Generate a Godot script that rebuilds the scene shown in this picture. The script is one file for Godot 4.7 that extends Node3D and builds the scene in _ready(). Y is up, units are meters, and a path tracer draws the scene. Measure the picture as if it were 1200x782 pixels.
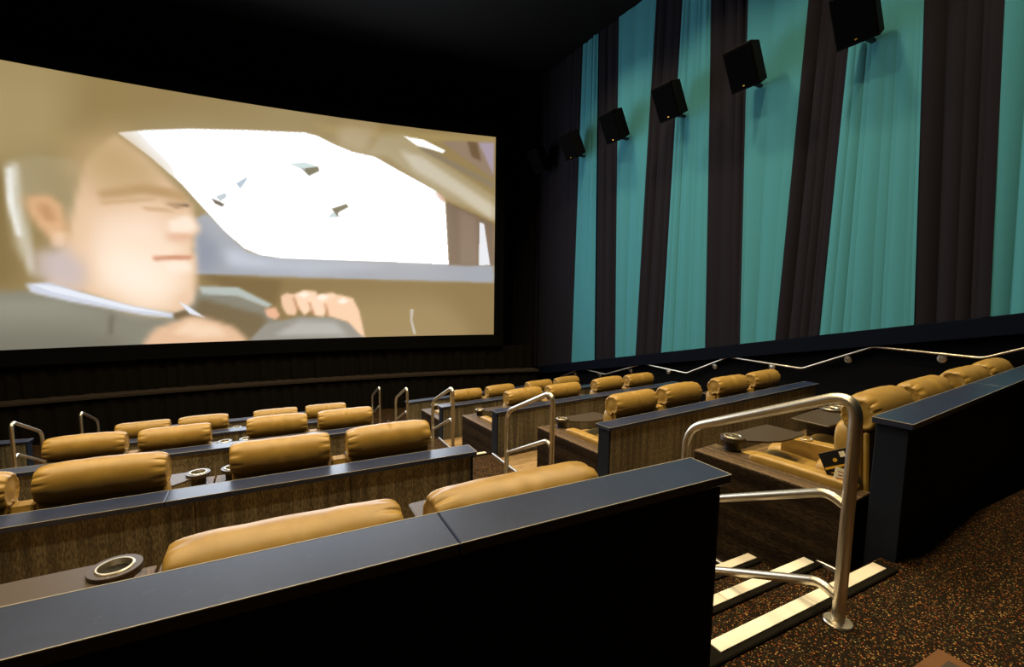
extends Node3D
# A cinema auditorium with recliner rows. Metres, y up, the screen lies towards -z. d below means the distance towards the screen (d = -z).

const EYE_H := 1.5
const TIER := [0.0, -0.50, -0.97, -1.46, -1.94, -2.30]          # floor levels, from the back landing down to the front
const CAP_Y := [0.0, 0.839, 0.169, -0.299, -0.796, -1.27]       # tops of the low walls 1..5
const ROW_D := [0.0, 1.077, 3.387, 5.863, 8.274, 10.734]        # near edge of the centre low walls 1..5
const WING_D := [0.0, 1.106, 3.438, 5.922, 8.324, 10.783]       # near corner of the right-hand low walls 1..5
const CAP_W := 0.187
const CX0 := -2.36                                              # centre block, left and right ends
const CX1 := 1.46
const WX := 2.85                                                # right block starts here
const WLEN := 4.2
const WANG := 5.95
const AXIS := -0.45                                             # middle of the hall
const CEIL := 8.3
const XR := 8.23
const XLW := -9.2
const FRONT_D := 16.4
const BACK_D := -2.2
const CENTRE_SEATS := [0.84, 0.055, -0.96, -1.725]
const WING_SEATS := [0.73, 1.54, 2.57, 3.38]
const ORD := ["first", "second", "third", "fourth", "fifth", "sixth"]
const NTH := ["", "nearest", "second", "third", "fourth"]

var M := {}
var used := {}
var rng := RandomNumberGenerator.new()
var meshes := {}


func _ready() -> void:
	rng.seed = 7
	setup_camera_and_light()
	make_materials()
	build_shell()
	build_floors()
	build_low_walls()
	build_screen()
	build_curtains()
	build_stairs()
	build_seats()
	build_rails()
	build_speakers()
	build_small_things()


# ---------------------------------------------------------------- camera and light
func setup_camera_and_light() -> void:
	var cam := Camera3D.new()
	cam.name = "camera"
	add_child(cam)
	cam.position = Vector3(0, EYE_H, 0)
	cam.rotation_degrees = Vector3(-5.721, -27.482, 0.819)
	cam.keep_aspect = Camera3D.KEEP_HEIGHT
	cam.fov = rad_to_deg(2.0 * atan(391.0 / 550.05))
	cam.near = 0.05
	cam.far = 60.0
	cam.current = true
	var env := Environment.new()
	env.background_mode = Environment.BG_COLOR
	env.background_color = Color.BLACK
	env.tonemap_mode = Environment.TONE_MAPPER_LINEAR
	env.tonemap_exposure = 1.0
	env.sdfgi_enabled = true
	env.ssao_enabled = true
	env.ssil_enabled = true
	var we := WorldEnvironment.new()
	we.name = "world_environment"
	we.environment = env
	add_child(we)


const LAMP_COLOR := Color(1.0, 0.90, 0.72)
const LAMP_ENERGY := 13.5
const LAMP_ANGLE := 58.0
const SCREEN_WHITE := 3.0                                       # how far past paper white the lit window on the screen goes
const SCREEN_LAMP := 54.0


func build_unseen_downlights() -> void:  # out of view; spacing and strength set to light the seats from above
	var rows := [1.9, 4.4, 6.9, 9.4]
	var xs := [-5.6, -3.15, -0.45, 2.25, 4.5, 6.3]
	for r in rows.size():
		for c in xs.size():
			var t := thing("unseen_downlight", "unseen ceiling lamp in the %s row from the back, %s from the left wall" % [ORD[r], ORD[c]], "ceiling light", "unseen ceiling downlights", Vector3(xs[c], CEIL, -rows[r]))
			part(t, "trim_ring", lathe_mesh("dl_ring", [[0.10, 0.0], [0.10, -0.02], [0.125, -0.025], [0.13, -0.012], [0.13, 0.0]], 24), M.black_metal)
			part(t, "lamp_lens", lathe_mesh("dl_lens", [[0.0, -0.012], [0.06, -0.012], [0.10, -0.006]], 24), M.lamp)
			var l := SpotLight3D.new()
			l.name = "lamp_light"
			t.add_child(l)
			l.position = Vector3(0, -0.035, 0)
			l.rotation_degrees = Vector3(-90, 0, 0)
			l.light_color = LAMP_COLOR
			l.light_energy = LAMP_ENERGY
			l.spot_angle = LAMP_ANGLE
			l.spot_angle_attenuation = 0.7
			l.spot_attenuation = 2.0
			l.spot_range = 40.0
			l.light_size = 0.10
			l.shadow_enabled = true


# ---------------------------------------------------------------- nodes
func numbered(called: String) -> String:
	used[called] = used.get(called, -1) + 1
	return called if used[called] == 0 else "%s_%03d" % [called, used[called]]


func thing(called: String, label: String, category: String, group := "", at := Vector3.ZERO, turn := 0.0) -> Node3D:
	var o := Node3D.new()
	o.name = numbered(called)
	add_child(o)
	o.position = at
	o.rotation_degrees.y = turn
	o.set_meta("label", label)
	o.set_meta("category", category)
	if group:
		o.set_meta("group", group)
	return o


func setting(called: String, at := Vector3.ZERO, turn := 0.0) -> Node3D:
	var o := Node3D.new()
	o.name = numbered(called)
	add_child(o)
	o.position = at
	o.rotation_degrees.y = turn
	o.set_meta("kind", "structure")
	return o


func part(parent: Node, called: String, mesh: Mesh, m: Material, at := Vector3.ZERO, rot := Vector3.ZERO, scl := Vector3.ONE) -> MeshInstance3D:
	var o := MeshInstance3D.new()
	o.name = called
	o.mesh = mesh
	o.material_override = m
	parent.add_child(o, true)
	o.position = at
	o.rotation_degrees = rot
	o.scale = scl
	o.cast_shadow = GeometryInstance3D.SHADOW_CASTING_SETTING_ON
	return o


func solid(called: String, mesh: Mesh, m: Material, at := Vector3.ZERO, rot := Vector3.ZERO) -> MeshInstance3D:
	var o := part(self, numbered(called), mesh, m, at, rot)
	o.set_meta("kind", "structure")
	return o


# ---------------------------------------------------------------- shapes
func tri_out(st: SurfaceTool, a: Vector3, b: Vector3, c: Vector3, mid: Vector3) -> void:
	var n := (b - a).cross(c - a)
	var out := n.dot((a + b + c) / 3.0 - mid) > 0.0
	n = n.normalized() if out else -n.normalized()
	st.set_normal(n)
	st.add_vertex(a)
	st.set_normal(n)
	st.add_vertex(c if out else b)
	st.set_normal(n)
	st.add_vertex(b if out else c)


func quad_out(st: SurfaceTool, a: Vector3, b: Vector3, c: Vector3, d: Vector3, mid: Vector3) -> void:
	tri_out(st, a, b, c, mid)
	tri_out(st, a, c, d, mid)


func hexa(st: SurfaceTool, p: Array, bevel: float) -> void:
	# eight corners, index = x + 2 y + 4 z; chamfered
	var mid := Vector3.ZERO
	for v in p:
		mid += v / 8.0
	var q := {}                                                 # corner k, face axis a: the corner moved inwards along the two other axes
	for k in 8:
		for a in 3:
			var v: Vector3 = p[k]
			for b in 3:
				if b != a:
					var n: Vector3 = p[k ^ (1 << b)]
					v += (n - p[k]).normalized() * bevel
			q[k * 3 + a] = v
	for a in 3:
		var b := (a + 1) % 3
		var c := (a + 2) % 3
		for s in 2:
			var k0: int = s << a
			quad_out(st, q[k0 * 3 + a], q[(k0 | 1 << b) * 3 + a], q[(k0 | 1 << b | 1 << c) * 3 + a], q[(k0 | 1 << c) * 3 + a], mid)
			if bevel > 0.0:
				for s2 in 2:                                    # edges along c between the faces a and b
					var e: int = (s << a) | (s2 << b)
					var f: int = e | 1 << c
					quad_out(st, q[e * 3 + a], q[f * 3 + a], q[f * 3 + b], q[e * 3 + b], mid)
	if bevel > 0.0:
		for k in 8:
			tri_out(st, q[k * 3], q[k * 3 + 1], q[k * 3 + 2], mid)


func box(sx: float, sy: float, sz: float, bevel := 0.004) -> Mesh:
	var key := "box %.4f %.4f %.4f %.4f" % [sx, sy, sz, bevel]
	if not meshes.has(key):
		var st := SurfaceTool.new()
		st.begin(Mesh.PRIMITIVE_TRIANGLES)
		var p := []
		for k in 8:
			p.append(Vector3((float(k & 1) - 0.5) * sx, (float(k >> 1 & 1) - 0.5) * sy, (float(k >> 2 & 1) - 0.5) * sz))
		hexa(st, p, bevel)
		meshes[key] = st.commit()
	return meshes[key]


func grid(nu: int, nv: int, f: Callable, flip := false, uvs := Vector2.ONE) -> ArrayMesh:
	# f(u, v) with u, v in 0..1 gives a point; the normal is du x dv (turned when flip)
	var P := PackedVector3Array()
	var N := PackedVector3Array()
	var U := PackedVector2Array()
	var I := PackedInt32Array()
	var e := 0.0008
	for j in nv + 1:
		for i in nu + 1:
			var u := float(i) / nu
			var v := float(j) / nv
			var p: Vector3 = f.call(u, v)
			var u0 := maxf(u - e, 0.0)
			var u1 := minf(u + e, 1.0)
			var v0 := maxf(v - e, 0.0)
			var v1 := minf(v + e, 1.0)
			var n: Vector3 = (f.call(u1, clampf(v, 0.002, 0.998)) - f.call(u0, clampf(v, 0.002, 0.998))).cross(f.call(u, v1) - f.call(u, v0))
			n = n.normalized() if n.length() > 1e-14 else Vector3.UP
			P.append(p)
			N.append(-n if flip else n)
			U.append(Vector2(u, v) * uvs)
	for j in nv:
		for i in nu:
			var a := j * (nu + 1) + i
			var b := a + 1
			var c := b + nu + 1
			var d := a + nu + 1
			I.append_array(PackedInt32Array([a, b, c, a, c, d] if flip else [a, c, b, a, d, c]))
	var arr := []
	arr.resize(Mesh.ARRAY_MAX)
	arr[Mesh.ARRAY_VERTEX] = P
	arr[Mesh.ARRAY_NORMAL] = N
	arr[Mesh.ARRAY_TEX_UV] = U
	arr[Mesh.ARRAY_INDEX] = I
	var m := ArrayMesh.new()
	m.add_surface_from_arrays(Mesh.PRIMITIVE_TRIANGLES, arr)
	return m


func lathe_mesh(key: String, profile: Array, n := 24) -> Mesh:
	# [radius, height] pairs turned about y, each ring with its own pair of rows so that the edges stay crisp
	if meshes.has(key):
		return meshes[key]
	var st := SurfaceTool.new()
	st.begin(Mesh.PRIMITIVE_TRIANGLES)
	for k in profile.size() - 1:
		var a = profile[k]
		var b = profile[k + 1]
		var nr := Vector2(b[1] - a[1], a[0] - b[0]).normalized()
		for i in n:
			var t0 := TAU * i / n
			var t1 := TAU * (i + 1) / n
			var d0 := Vector3(cos(t0), 0, sin(t0))
			var d1 := Vector3(cos(t1), 0, sin(t1))
			var v := [d0 * a[0] + Vector3.UP * a[1], d1 * a[0] + Vector3.UP * a[1], d1 * b[0] + Vector3.UP * b[1], d0 * b[0] + Vector3.UP * b[1]]
			var nn := [d0 * nr.x + Vector3.UP * nr.y, d1 * nr.x + Vector3.UP * nr.y, d1 * nr.x + Vector3.UP * nr.y, d0 * nr.x + Vector3.UP * nr.y]
			for tri in [[0, 1, 2], [0, 2, 3]]:
				var g: Vector3 = (v[tri[1]] - v[tri[0]]).cross(v[tri[2]] - v[tri[0]])
				if g.length() < 1e-12:
					continue
				var order: Array = [tri[0], tri[2], tri[1]] if g.dot(nn[tri[0]] + nn[tri[1]] + nn[tri[2]]) > 0 else tri
				for w in order:
					st.set_normal(nn[w])
					st.add_vertex(v[w])
	meshes[key] = st.commit()
	return meshes[key]


func rounded(pts: Array, radius: float, steps := 7) -> Array:
	# a polyline whose inner corners are replaced by arcs
	var out := [pts[0]]
	for k in range(1, pts.size() - 1):
		var p: Vector3 = pts[k]
		var a: Vector3 = (pts[k - 1] - p).normalized()
		var b: Vector3 = (pts[k + 1] - p).normalized()
		var r := minf(radius, minf((pts[k - 1] - p).length(), (pts[k + 1] - p).length()) * 0.49)
		for s in steps + 1:
			var t := float(s) / steps
			var q0 := p + a * r
			var q1 := p + b * r
			out.append(q0.lerp(p, t).lerp(p.lerp(q1, t), t))
	out.append(pts[-1])
	return out


func tube(pts: Array, r: float, n := 12) -> ArrayMesh:
	var st := SurfaceTool.new()
	st.begin(Mesh.PRIMITIVE_TRIANGLES)
	var side := Vector3.ZERO
	var rings := []
	for k in pts.size():
		var t: Vector3 = (pts[mini(k + 1, pts.size() - 1)] - pts[maxi(k - 1, 0)]).normalized()
		if side == Vector3.ZERO:
			side = t.cross(Vector3.UP if absf(t.y) < 0.9 else Vector3.RIGHT).normalized()
		side = (side - t * side.dot(t)).normalized()
		var other := t.cross(side)
		var ring := []
		for i in n:
			var a := TAU * i / n
			ring.append([pts[k], side * cos(a) + other * sin(a)])
		rings.append(ring)
	for k in rings.size() - 1:
		for i in n:
			var j := (i + 1) % n
			var c := [rings[k][i], rings[k][j], rings[k + 1][j], rings[k + 1][i]]
			for tri in [[0, 1, 2], [0, 2, 3]]:
				var v := []
				for w in tri:
					v.append(c[w][0] + c[w][1] * r)
				var g: Vector3 = (v[1] - v[0]).cross(v[2] - v[0])
				var order: Array = [0, 2, 1] if g.dot(c[tri[0]][1] + c[tri[1]][1] + c[tri[2]][1]) > 0 else [0, 1, 2]
				for w in order:
					st.set_normal(c[tri[w]][1])
					st.add_vertex(v[w])
	for e in [0, rings.size() - 1]:
		var mid: Vector3 = rings[e][0][0]
		var inner: Vector3 = rings[1 if e == 0 else e - 1][0][0]
		for i in n:
			var a: Vector3 = mid + rings[e][i][1] * r
			var b: Vector3 = mid + rings[e][(i + 1) % n][1] * r
			tri_out(st, mid, a, b, inner)
	return st.commit()


func sgnpow(x: float, e: float) -> float:
	return signf(x) * pow(absf(x), e)


func cushion(key: String, s: Vector3, e1 := 0.35, e2 := 0.35, seams := [], nu := 40, nv := 20) -> Mesh:
	# a padded block (superellipsoid); seams: [[axis 0 or 2, place, depth], ...] pressed into the top
	if not meshes.has(key):
		var f := func(u: float, v: float) -> Vector3:
			var a := TAU * u
			var b := PI * (v - 0.5)
			var p := Vector3(sgnpow(cos(b), e1) * sgnpow(cos(a), e2), sgnpow(sin(b), e1), sgnpow(cos(b), e1) * sgnpow(sin(a), e2)) * s * 0.5
			if p.y > 0.0:
				for q in seams:
					var d: float = (p.x if q[0] == 0 else p.z) - q[1]
					p.y -= q[2] * exp(-d * d / 0.0005)
			return p
		meshes[key] = grid(nu, nv, f, true)
	return meshes[key]


func extrude_x(key: String, outline: Array, width: float, bevel: float) -> Mesh:
	# outline of (z, y) points, star-shaped about its middle, extruded along x with a chamfer
	if meshes.has(key):
		return meshes[key]
	var st := SurfaceTool.new()
	st.begin(Mesh.PRIMITIVE_TRIANGLES)
	var mid := Vector2.ZERO
	for o in outline:
		mid += o / outline.size()
	var n := outline.size()
	for i in n:
		var a: Vector2 = outline[i]
		var b: Vector2 = outline[(i + 1) % n]
		var ai := a + (mid - a).normalized() * bevel
		var bi := b + (mid - b).normalized() * bevel
		var h := width / 2
		var c := Vector3(0, mid.y, mid.x)
		quad_out(st, Vector3(-h + bevel, a.y, a.x), Vector3(h - bevel, a.y, a.x), Vector3(h - bevel, b.y, b.x), Vector3(-h + bevel, b.y, b.x), Vector3(0, (a.y + b.y) / 2 * 0.5 + mid.y * 0.5, (a.x + b.x) / 2 * 0.5 + mid.x * 0.5))
		for s in [-1.0, 1.0]:
			quad_out(st, Vector3(s * (h - bevel), a.y, a.x), Vector3(s * (h - bevel), b.y, b.x), Vector3(s * h, bi.y, bi.x), Vector3(s * h, ai.y, ai.x), c)
			tri_out(st, Vector3(s * h, ai.y, ai.x), Vector3(s * h, bi.y, bi.x), Vector3(s * h, mid.y, mid.x), c)
	meshes[key] = st.commit()
	return meshes[key]


func plate(key: String, outline: Array, hole: float, thick: float) -> Mesh:
	# a flat plate in x and z, star-shaped about the origin where a round hole is cut
	if meshes.has(key):
		return meshes[key]
	var st := SurfaceTool.new()
	st.begin(Mesh.PRIMITIVE_TRIANGLES)
	var n := outline.size()
	var h := thick / 2
	for i in n:
		var a2: Vector2 = outline[i]
		var b2: Vector2 = outline[(i + 1) % n]
		var a := Vector3(a2.x, 0, a2.y)
		var b := Vector3(b2.x, 0, b2.y)
		var ia := a.normalized() * hole
		var ib := b.normalized() * hole
		var up := Vector3.UP * h
		var k := 0.985
		var mid := (a + b + ia + ib) / 4.0
		quad_out(st, ia + up, a * k + up, b * k + up, ib + up, mid)
		quad_out(st, ia - up, a * k - up, b * k - up, ib - up, mid)
		quad_out(st, a * k + up, a + up * 0.4, b + up * 0.4, b * k + up, mid)
		quad_out(st, a + up * 0.4, a - up * 0.4, b - up * 0.4, b + up * 0.4, mid)
		quad_out(st, a * k - up, a - up * 0.4, b - up * 0.4, b * k - up, mid)
		quad_out(st, ia + up, ia - up, ib - up, ib + up, mid)
	meshes[key] = st.commit()
	return meshes[key]


# ---------------------------------------------------------------- materials
func mat(color: Color, rough := 0.6, metal := 0.0, spec := 0.5) -> StandardMaterial3D:
	var m := StandardMaterial3D.new()
	m.albedo_color = color
	m.roughness = rough
	m.metallic = metal
	m.metallic_specular = spec
	return m


func noise(f: float, s: int) -> FastNoiseLite:
	var n := FastNoiseLite.new()
	n.noise_type = FastNoiseLite.TYPE_SIMPLEX_SMOOTH
	n.frequency = f
	n.seed = s
	n.fractal_octaves = 3
	return n


func tex(im: Image) -> ImageTexture:
	return ImageTexture.create_from_image(im)


func wood_image(w: int, h: int, dark: Color, mid: Color, light: Color, s: int, across := 9.0, along := 0.5) -> Image:
	# streaks run down the picture; the two edges of each direction are blended so that it repeats
	var fine := noise(0.01 * across, s)
	var wide := noise(0.0016 * across, s + 1)
	var im := Image.create_empty(w, h, false, Image.FORMAT_RGB8)
	for y in h:
		for x in w:
			var xm := float(mini(x, w - x))
			var ym := float(mini(y, h - y))
			var v := 0.5 + 0.62 * fine.get_noise_2d(xm * (1.0 if x * 2 < w else 1.37), ym * 0.06 * along * across) + 0.55 * wide.get_noise_2d(xm + 500.0, ym * 0.12 * along)
			v = clampf(v, 0.0, 1.0)
			im.set_pixel(x, y, dark.lerp(mid, v * 2.0) if v < 0.5 else mid.lerp(light, v * 2.0 - 1.0))
	return im


func carpet_image(n: int) -> Image:
	var im := Image.create_empty(n, n, false, Image.FORMAT_RGB8)
	im.fill(Color8(26, 20, 13))
	var r := RandomNumberGenerator.new()
	r.seed = 11
	for k in n * n / 10:
		var c := Color8(22, 18, 13).lerp(Color8(42, 32, 20), r.randf())
		im.fill_rect(Rect2i(r.randi() % n, r.randi() % n, 3, 2), c)
	var flecks := [Color8(164, 106, 52), Color8(140, 62, 34), Color8(190, 158, 96), Color8(82, 90, 58), Color8(146, 88, 40), Color8(108, 80, 42), Color8(40, 44, 34), Color8(52, 34, 22)]
	for k in n * n / 64:
		var x := r.randi() % n
		var y := r.randi() % n
		var c: Color = flecks[r.randi() % flecks.size()]
		var s := 2 + r.randi() % 3
		im.fill_rect(Rect2i(x, y, s, s - 1), c)
		im.fill_rect(Rect2i(x + 1, y - 1, maxi(s - 2, 1), s + 1), c)
	return im


func tri(m: StandardMaterial3D, scale: Vector3, world := true) -> StandardMaterial3D:
	m.uv1_triplanar = true
	m.uv1_world_triplanar = world
	m.uv1_triplanar_sharpness = 8.0
	m.uv1_scale = scale
	return m


func make_materials() -> void:
	M.black = mat(Color8(6, 6, 6), 0.85, 0.0, 0.25)
	M.black_wall = mat(Color8(7, 8, 10), 0.9, 0.0, 0.2)
	M.black_metal = mat(Color8(20, 20, 21), 0.5)
	M.black_gloss = mat(Color8(12, 12, 13), 0.3)
	M.speaker = mat(Color8(11, 11, 12), 0.85, 0.0, 0.2)
	M.grille = mat(Color8(9, 9, 10), 0.95, 0.0, 0.1)
	M.brass = mat(Color8(190, 140, 60), 0.35, 1.0)
	M.navy_wall = mat(Color8(10, 11, 16), 0.8, 0.0, 0.3)
	M.navy_trim = mat(Color8(9, 14, 25), 0.85, 0.0, 0.15)
	# satin navy laminate of the wall caps, with faint scuffs
	var scuff := Image.create_empty(512, 512, false, Image.FORMAT_RGB8)
	var n1 := noise(0.006, 3)
	var n2 := noise(0.06, 4)
	for y in 512:
		for x in 512:
			var v := 0.5 + 0.4 * n1.get_noise_2d(x, y) + 0.25 * n2.get_noise_2d(x, y * 0.6)
			scuff.set_pixel(x, y, Color8(27, 38, 64).lerp(Color8(37, 49, 78), clampf(v, 0, 1)))
	var r := RandomNumberGenerator.new()
	r.seed = 5
	for k in 70:
		var x := r.randi() % 500
		var y := r.randi() % 500
		for q in 3 + r.randi() % 9:
			scuff.fill_rect(Rect2i(clampi(x + q, 0, 510), clampi(y - q / 2, 0, 510), 1, 1), Color8(80, 88, 102))
	M.navy = mat(Color.WHITE, 0.32, 0.0, 0.5)
	M.navy.albedo_texture = tex(scuff)
	tri(M.navy, Vector3.ONE * 1.1)
	M.navy_end = mat(Color8(21, 27, 40), 0.6, 0.0, 0.3)
	# woods
	M.panel = mat(Color.WHITE, 0.55, 0.0, 0.4)
	M.panel.albedo_texture = tex(wood_image(512, 512, Color8(56, 51, 40), Color8(90, 82, 64), Color8(132, 122, 98), 21, 13.0, 0.7))
	tri(M.panel, Vector3(1.1, 0.55, 1.1))
	var side := wood_image(512, 512, Color8(20, 14, 8), Color8(37, 27, 17), Color8(60, 47, 32), 33)
	side.rotate_90(CLOCKWISE)
	M.console = mat(Color.WHITE, 0.65, 0.0, 0.2)  # the unlit look of the sides is put into this darker wood
	M.console.albedo_texture = tex(side)
	tri(M.console, Vector3(1.3, 1.3, 1.3), false)
	M.console_lit_top = mat(Color.WHITE, 0.5, 0.0, 0.4)  # same wood made paler: the light on the top is put into the colour
	M.console_lit_top.albedo_texture = tex(wood_image(512, 512, Color8(46, 35, 23), Color8(78, 61, 41), Color8(116, 95, 68), 35))
	tri(M.console_lit_top, Vector3(1.6, 1.6, 1.6), false)
	M.planks = []
	for k in 3:
		var pl := wood_image(256, 256, Color8(104, 84, 56), Color8(140 + 8 * k, 116 + 7 * k, 80 + 6 * k), Color8(178, 150, 110), 40 + k, 9.0, 0.4)
		pl.rotate_90(CLOCKWISE)
		var pm := mat(Color.WHITE, 0.42, 0.0, 0.5)
		pm.albedo_texture = tex(pl)
		tri(pm, Vector3(0.9, 2.2, 2.2), false)
		M.planks.append(pm)
	M.carpet = mat(Color.WHITE, 0.95, 0.0, 0.15)
	M.carpet.albedo_texture = tex(carpet_image(1024))
	tri(M.carpet, Vector3.ONE * 0.8)
	# leather
	var hide := Image.create_empty(256, 256, false, Image.FORMAT_RGB8)
	var h1 := noise(0.012, 8)
	var h2 := noise(0.16, 9)
	for y in 256:
		for x in 256:
			var xm := mini(x, 256 - x)
			var ym := mini(y, 256 - y)
			hide.set_pixel(x, y, Color8(146, 115, 50).lerp(Color8(162, 130, 61), clampf(0.5 + 0.8 * h1.get_noise_2d(xm, ym) + 0.2 * h2.get_noise_2d(xm, ym), 0, 1)))
	M.leather = mat(Color.WHITE, 0.42, 0.0, 0.5)
	M.leather.albedo_texture = tex(hide)
	tri(M.leather, Vector3.ONE * 3.0, false)
	M.steel = mat(Color8(222, 213, 194), 0.34, 1.0)
	M.chrome = mat(Color8(226, 216, 194), 0.36, 1.0)
	M.alum = mat(Color8(226, 222, 214), 0.35, 0.9)
	M.tray = mat(Color8(60, 47, 32), 0.42, 0.0, 0.5)
	M.cup_plate = mat(Color8(62, 50, 37), 0.35, 0.0, 0.5)
	M.rubber = mat(Color8(24, 21, 16), 0.95, 0.0, 0.15)
	M.strip = mat(Color8(230, 224, 204), 0.6)
	M.strip_worn = mat(Color8(218, 208, 184), 0.6)
	# fabrics
	M.teal = mat(Color8(68, 134, 146), 0.9, 0.0, 0.15)
	M.dark_cloth = mat(Color8(27, 25, 31), 0.9, 0.0, 0.2)
	M.stage_ledge = mat(Color8(44, 33, 20), 0.9)
	M.stage_cloth = mat(Color8(20, 18, 14), 0.9, 0.0, 0.2)
	for k in ["teal", "dark_cloth", "stage_cloth"]:
		M[k].rim_enabled = true
		M[k].rim = 0.15
		M[k].rim_tint = 0.8
	M.lamp = mat(Color8(255, 240, 215), 0.5)
	M.lamp.emission_enabled = true
	M.lamp.emission = LAMP_COLOR
	M.lamp.emission_energy_multiplier = 3.0
	M.edge_pale = mat(Color8(150, 146, 134), 0.35)  # pale colour standing in for light caught on the cap edges
	M.paper = mat(Color8(232, 224, 200), 0.8)
	M.paper_print = mat(Color8(150, 60, 44), 0.8)
	M.card = mat(Color8(16, 15, 14), 0.4)
	M.gold = mat(Color8(206, 158, 40), 0.5)
	M.mat_edge = mat(Color8(94, 58, 14), 0.8)
	M.mat_fill = mat(Color8(58, 48, 36), 0.95)


# ---------------------------------------------------------------- room
func build_shell() -> void:
	var w := XR - XLW
	var cx := (XR + XLW) / 2
	var len := FRONT_D - BACK_D
	var cz := -(FRONT_D + BACK_D) / 2
	solid("ceiling", box(w + 0.6, 0.3, len + 0.6, 0.0), M.black, Vector3(cx, CEIL + 0.15, cz))
	solid("wall_right", box(0.3, CEIL + 3.4, len + 0.6, 0.0), M.black_wall, Vector3(XR + 0.15, (CEIL - 3.4) / 2, cz))
	solid("wall_left", box(0.3, CEIL + 3.4, len + 0.6, 0.0), M.black_wall, Vector3(XLW - 0.15, (CEIL - 3.4) / 2, cz))
	solid("wall_front", box(w, CEIL + 3.4, 0.3, 0.0), M.black, Vector3(cx, (CEIL - 3.4) / 2, -FRONT_D - 0.15))
	solid("wall_back", box(w, CEIL + 3.4, 0.3, 0.0), M.black_wall, Vector3(cx, (CEIL - 3.4) / 2, -BACK_D + 0.15))
	# sloping navy ledge under the side curtains
	var st := SurfaceTool.new()
	st.begin(Mesh.PRIMITIVE_TRIANGLES)
	var p := []
	for k in 8:
		var d := FRONT_D - 0.05 if (k >> 2 & 1) == 0 else BACK_D + 0.05
		p.append(Vector3(XR - (0.001 if k & 1 else 0.14), curtain_foot(d) - (0.0 if k >> 1 & 1 else 0.26), -d))
	hexa(st, p, 0.008)
	solid("trim_1", st.commit(), M.navy_trim)
	build_unseen_downlights()


func curtain_foot(d: float) -> float:
	return 1.27 - 0.2155 * (d - 2.18)


func build_floors() -> void:
	var bot := -3.2
	solid("floor", box(XR - XLW, -bot, ROW_D[1] + 0.19 - BACK_D, 0.0), M.carpet, Vector3((XR + XLW) / 2, bot / 2, -(ROW_D[1] + 0.19 + BACK_D) / 2))
	for k in range(1, 6):
		var d0: float = ROW_D[k] + 0.19
		var d1: float = ROW_D[k + 1] + 0.19 if k < 5 else FRONT_D
		var y: float = TIER[k]
		var f := setting("floor", Vector3(0, y, 0))
		part(f, "carpet_slab", box(XR - XLW, y - bot, d1 - d0, 0.0), M.carpet, Vector3((XR + XLW) / 2, (bot - y) / 2, -(d0 + d1) / 2))
		if k == 5:
			continue
		part(f, "seat_platform", box(CX1 - CX0, 0.02, d1 - d0 - 0.02, 0.002), M.planks[0], Vector3((CX0 + CX1) / 2, 0.01, -(d0 + d1) / 2))
		# plank floor of the right block, turned with it
		var g := setting("floor", Vector3(WX, y, -WING_D[k]), WANG)
		part(g, "platform", box(WLEN + 0.05, 0.02, 1.25, 0.0), M.black, Vector3(WLEN / 2 + 0.1, 0.01, -0.78))
		for row in 6:
			for c in 4:
				var pw := 0.172
				var d := 1.42 + 0.175 * row
				var xa := 0.03 + 0.104 * d if c == 0 else 0.10 + 1.053 * c   # the floor ends along the straight edge of the aisle
				var xb := 0.10 + 1.053 * (c + 1) - 0.003
				part(g, "plank", box(xb - xa, 0.022, pw, 0.002), M.planks[(row * 2 + c * 3 + k) % 3], Vector3((xa + xb) / 2, 0.0125, -d))


# ---------------------------------------------------------------- low walls
func low_wall(label: String, k: int, at: Vector3, turn: float, x0: float, x1: float, joints: Array, wood: bool, ends: Array, top: float) -> void:
	# local frame: z = 0 is the near edge of the cap, -z towards the screen
	var t := thing("low_wall", label, "low wall", "low walls behind the seat rows", at, turn)
	var low: float = TIER[k] - 0.02
	var back: float = TIER[k - 1]
	part(t, "core", box(x1 - x0 - 0.09, top - 0.034 - low, 0.125, 0.003), M.navy_wall, Vector3((x0 + x1) / 2, (top - 0.034 + low) / 2, -0.10))
	var cuts := [x0]
	cuts.append_array(joints)
	cuts.append(x1)
	for i in cuts.size() - 1:
		part(t, "cap", box(cuts[i + 1] - cuts[i] - 0.002, 0.034, CAP_W, 0.0035), M.navy, Vector3((cuts[i] + cuts[i + 1]) / 2, top - 0.017, -CAP_W / 2))
		for z in [-0.0012, -CAP_W + 0.0012]:                     # pale line along both long edges: light caught by the bevel, put into colour
			part(t, "pale_edge", box(cuts[i + 1] - cuts[i] - 0.002, 0.0035, 0.0035, 0.0005), M.edge_pale, Vector3((cuts[i] + cuts[i + 1]) / 2, top - 0.0012, z))
	for x in ends:
		part(t, "pale_edge", box(0.0035, 0.0035, CAP_W - 0.006, 0.0005), M.edge_pale, Vector3(x0 + 0.0012 if x < (x0 + x1) / 2 else x1 - 0.0012, top - 0.0012, -CAP_W / 2))
	var h: float = top - 0.036 - back
	if wood:
		var n := int(ceil((x1 - x0) / 1.25))
		var w := (x1 - x0 - 0.09) / n
		for i in n:
			part(t, "wood_panel", box(w - 0.004, h, 0.014, 0.002), M.panel, Vector3(x0 + 0.045 + w * (i + 0.5), back + h / 2, -0.029))
	else:
		part(t, "back_panel", box(x1 - x0 - 0.09, h, 0.014, 0.002), M.navy_wall, Vector3((x0 + x1) / 2, back + h / 2, -0.029))
	for x in ends:
		part(t, "end_panel", box(0.02, top - 0.036 - low, 0.150, 0.003), M.navy_end, Vector3(x, (top - 0.036 + low) / 2, -0.098))


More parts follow.
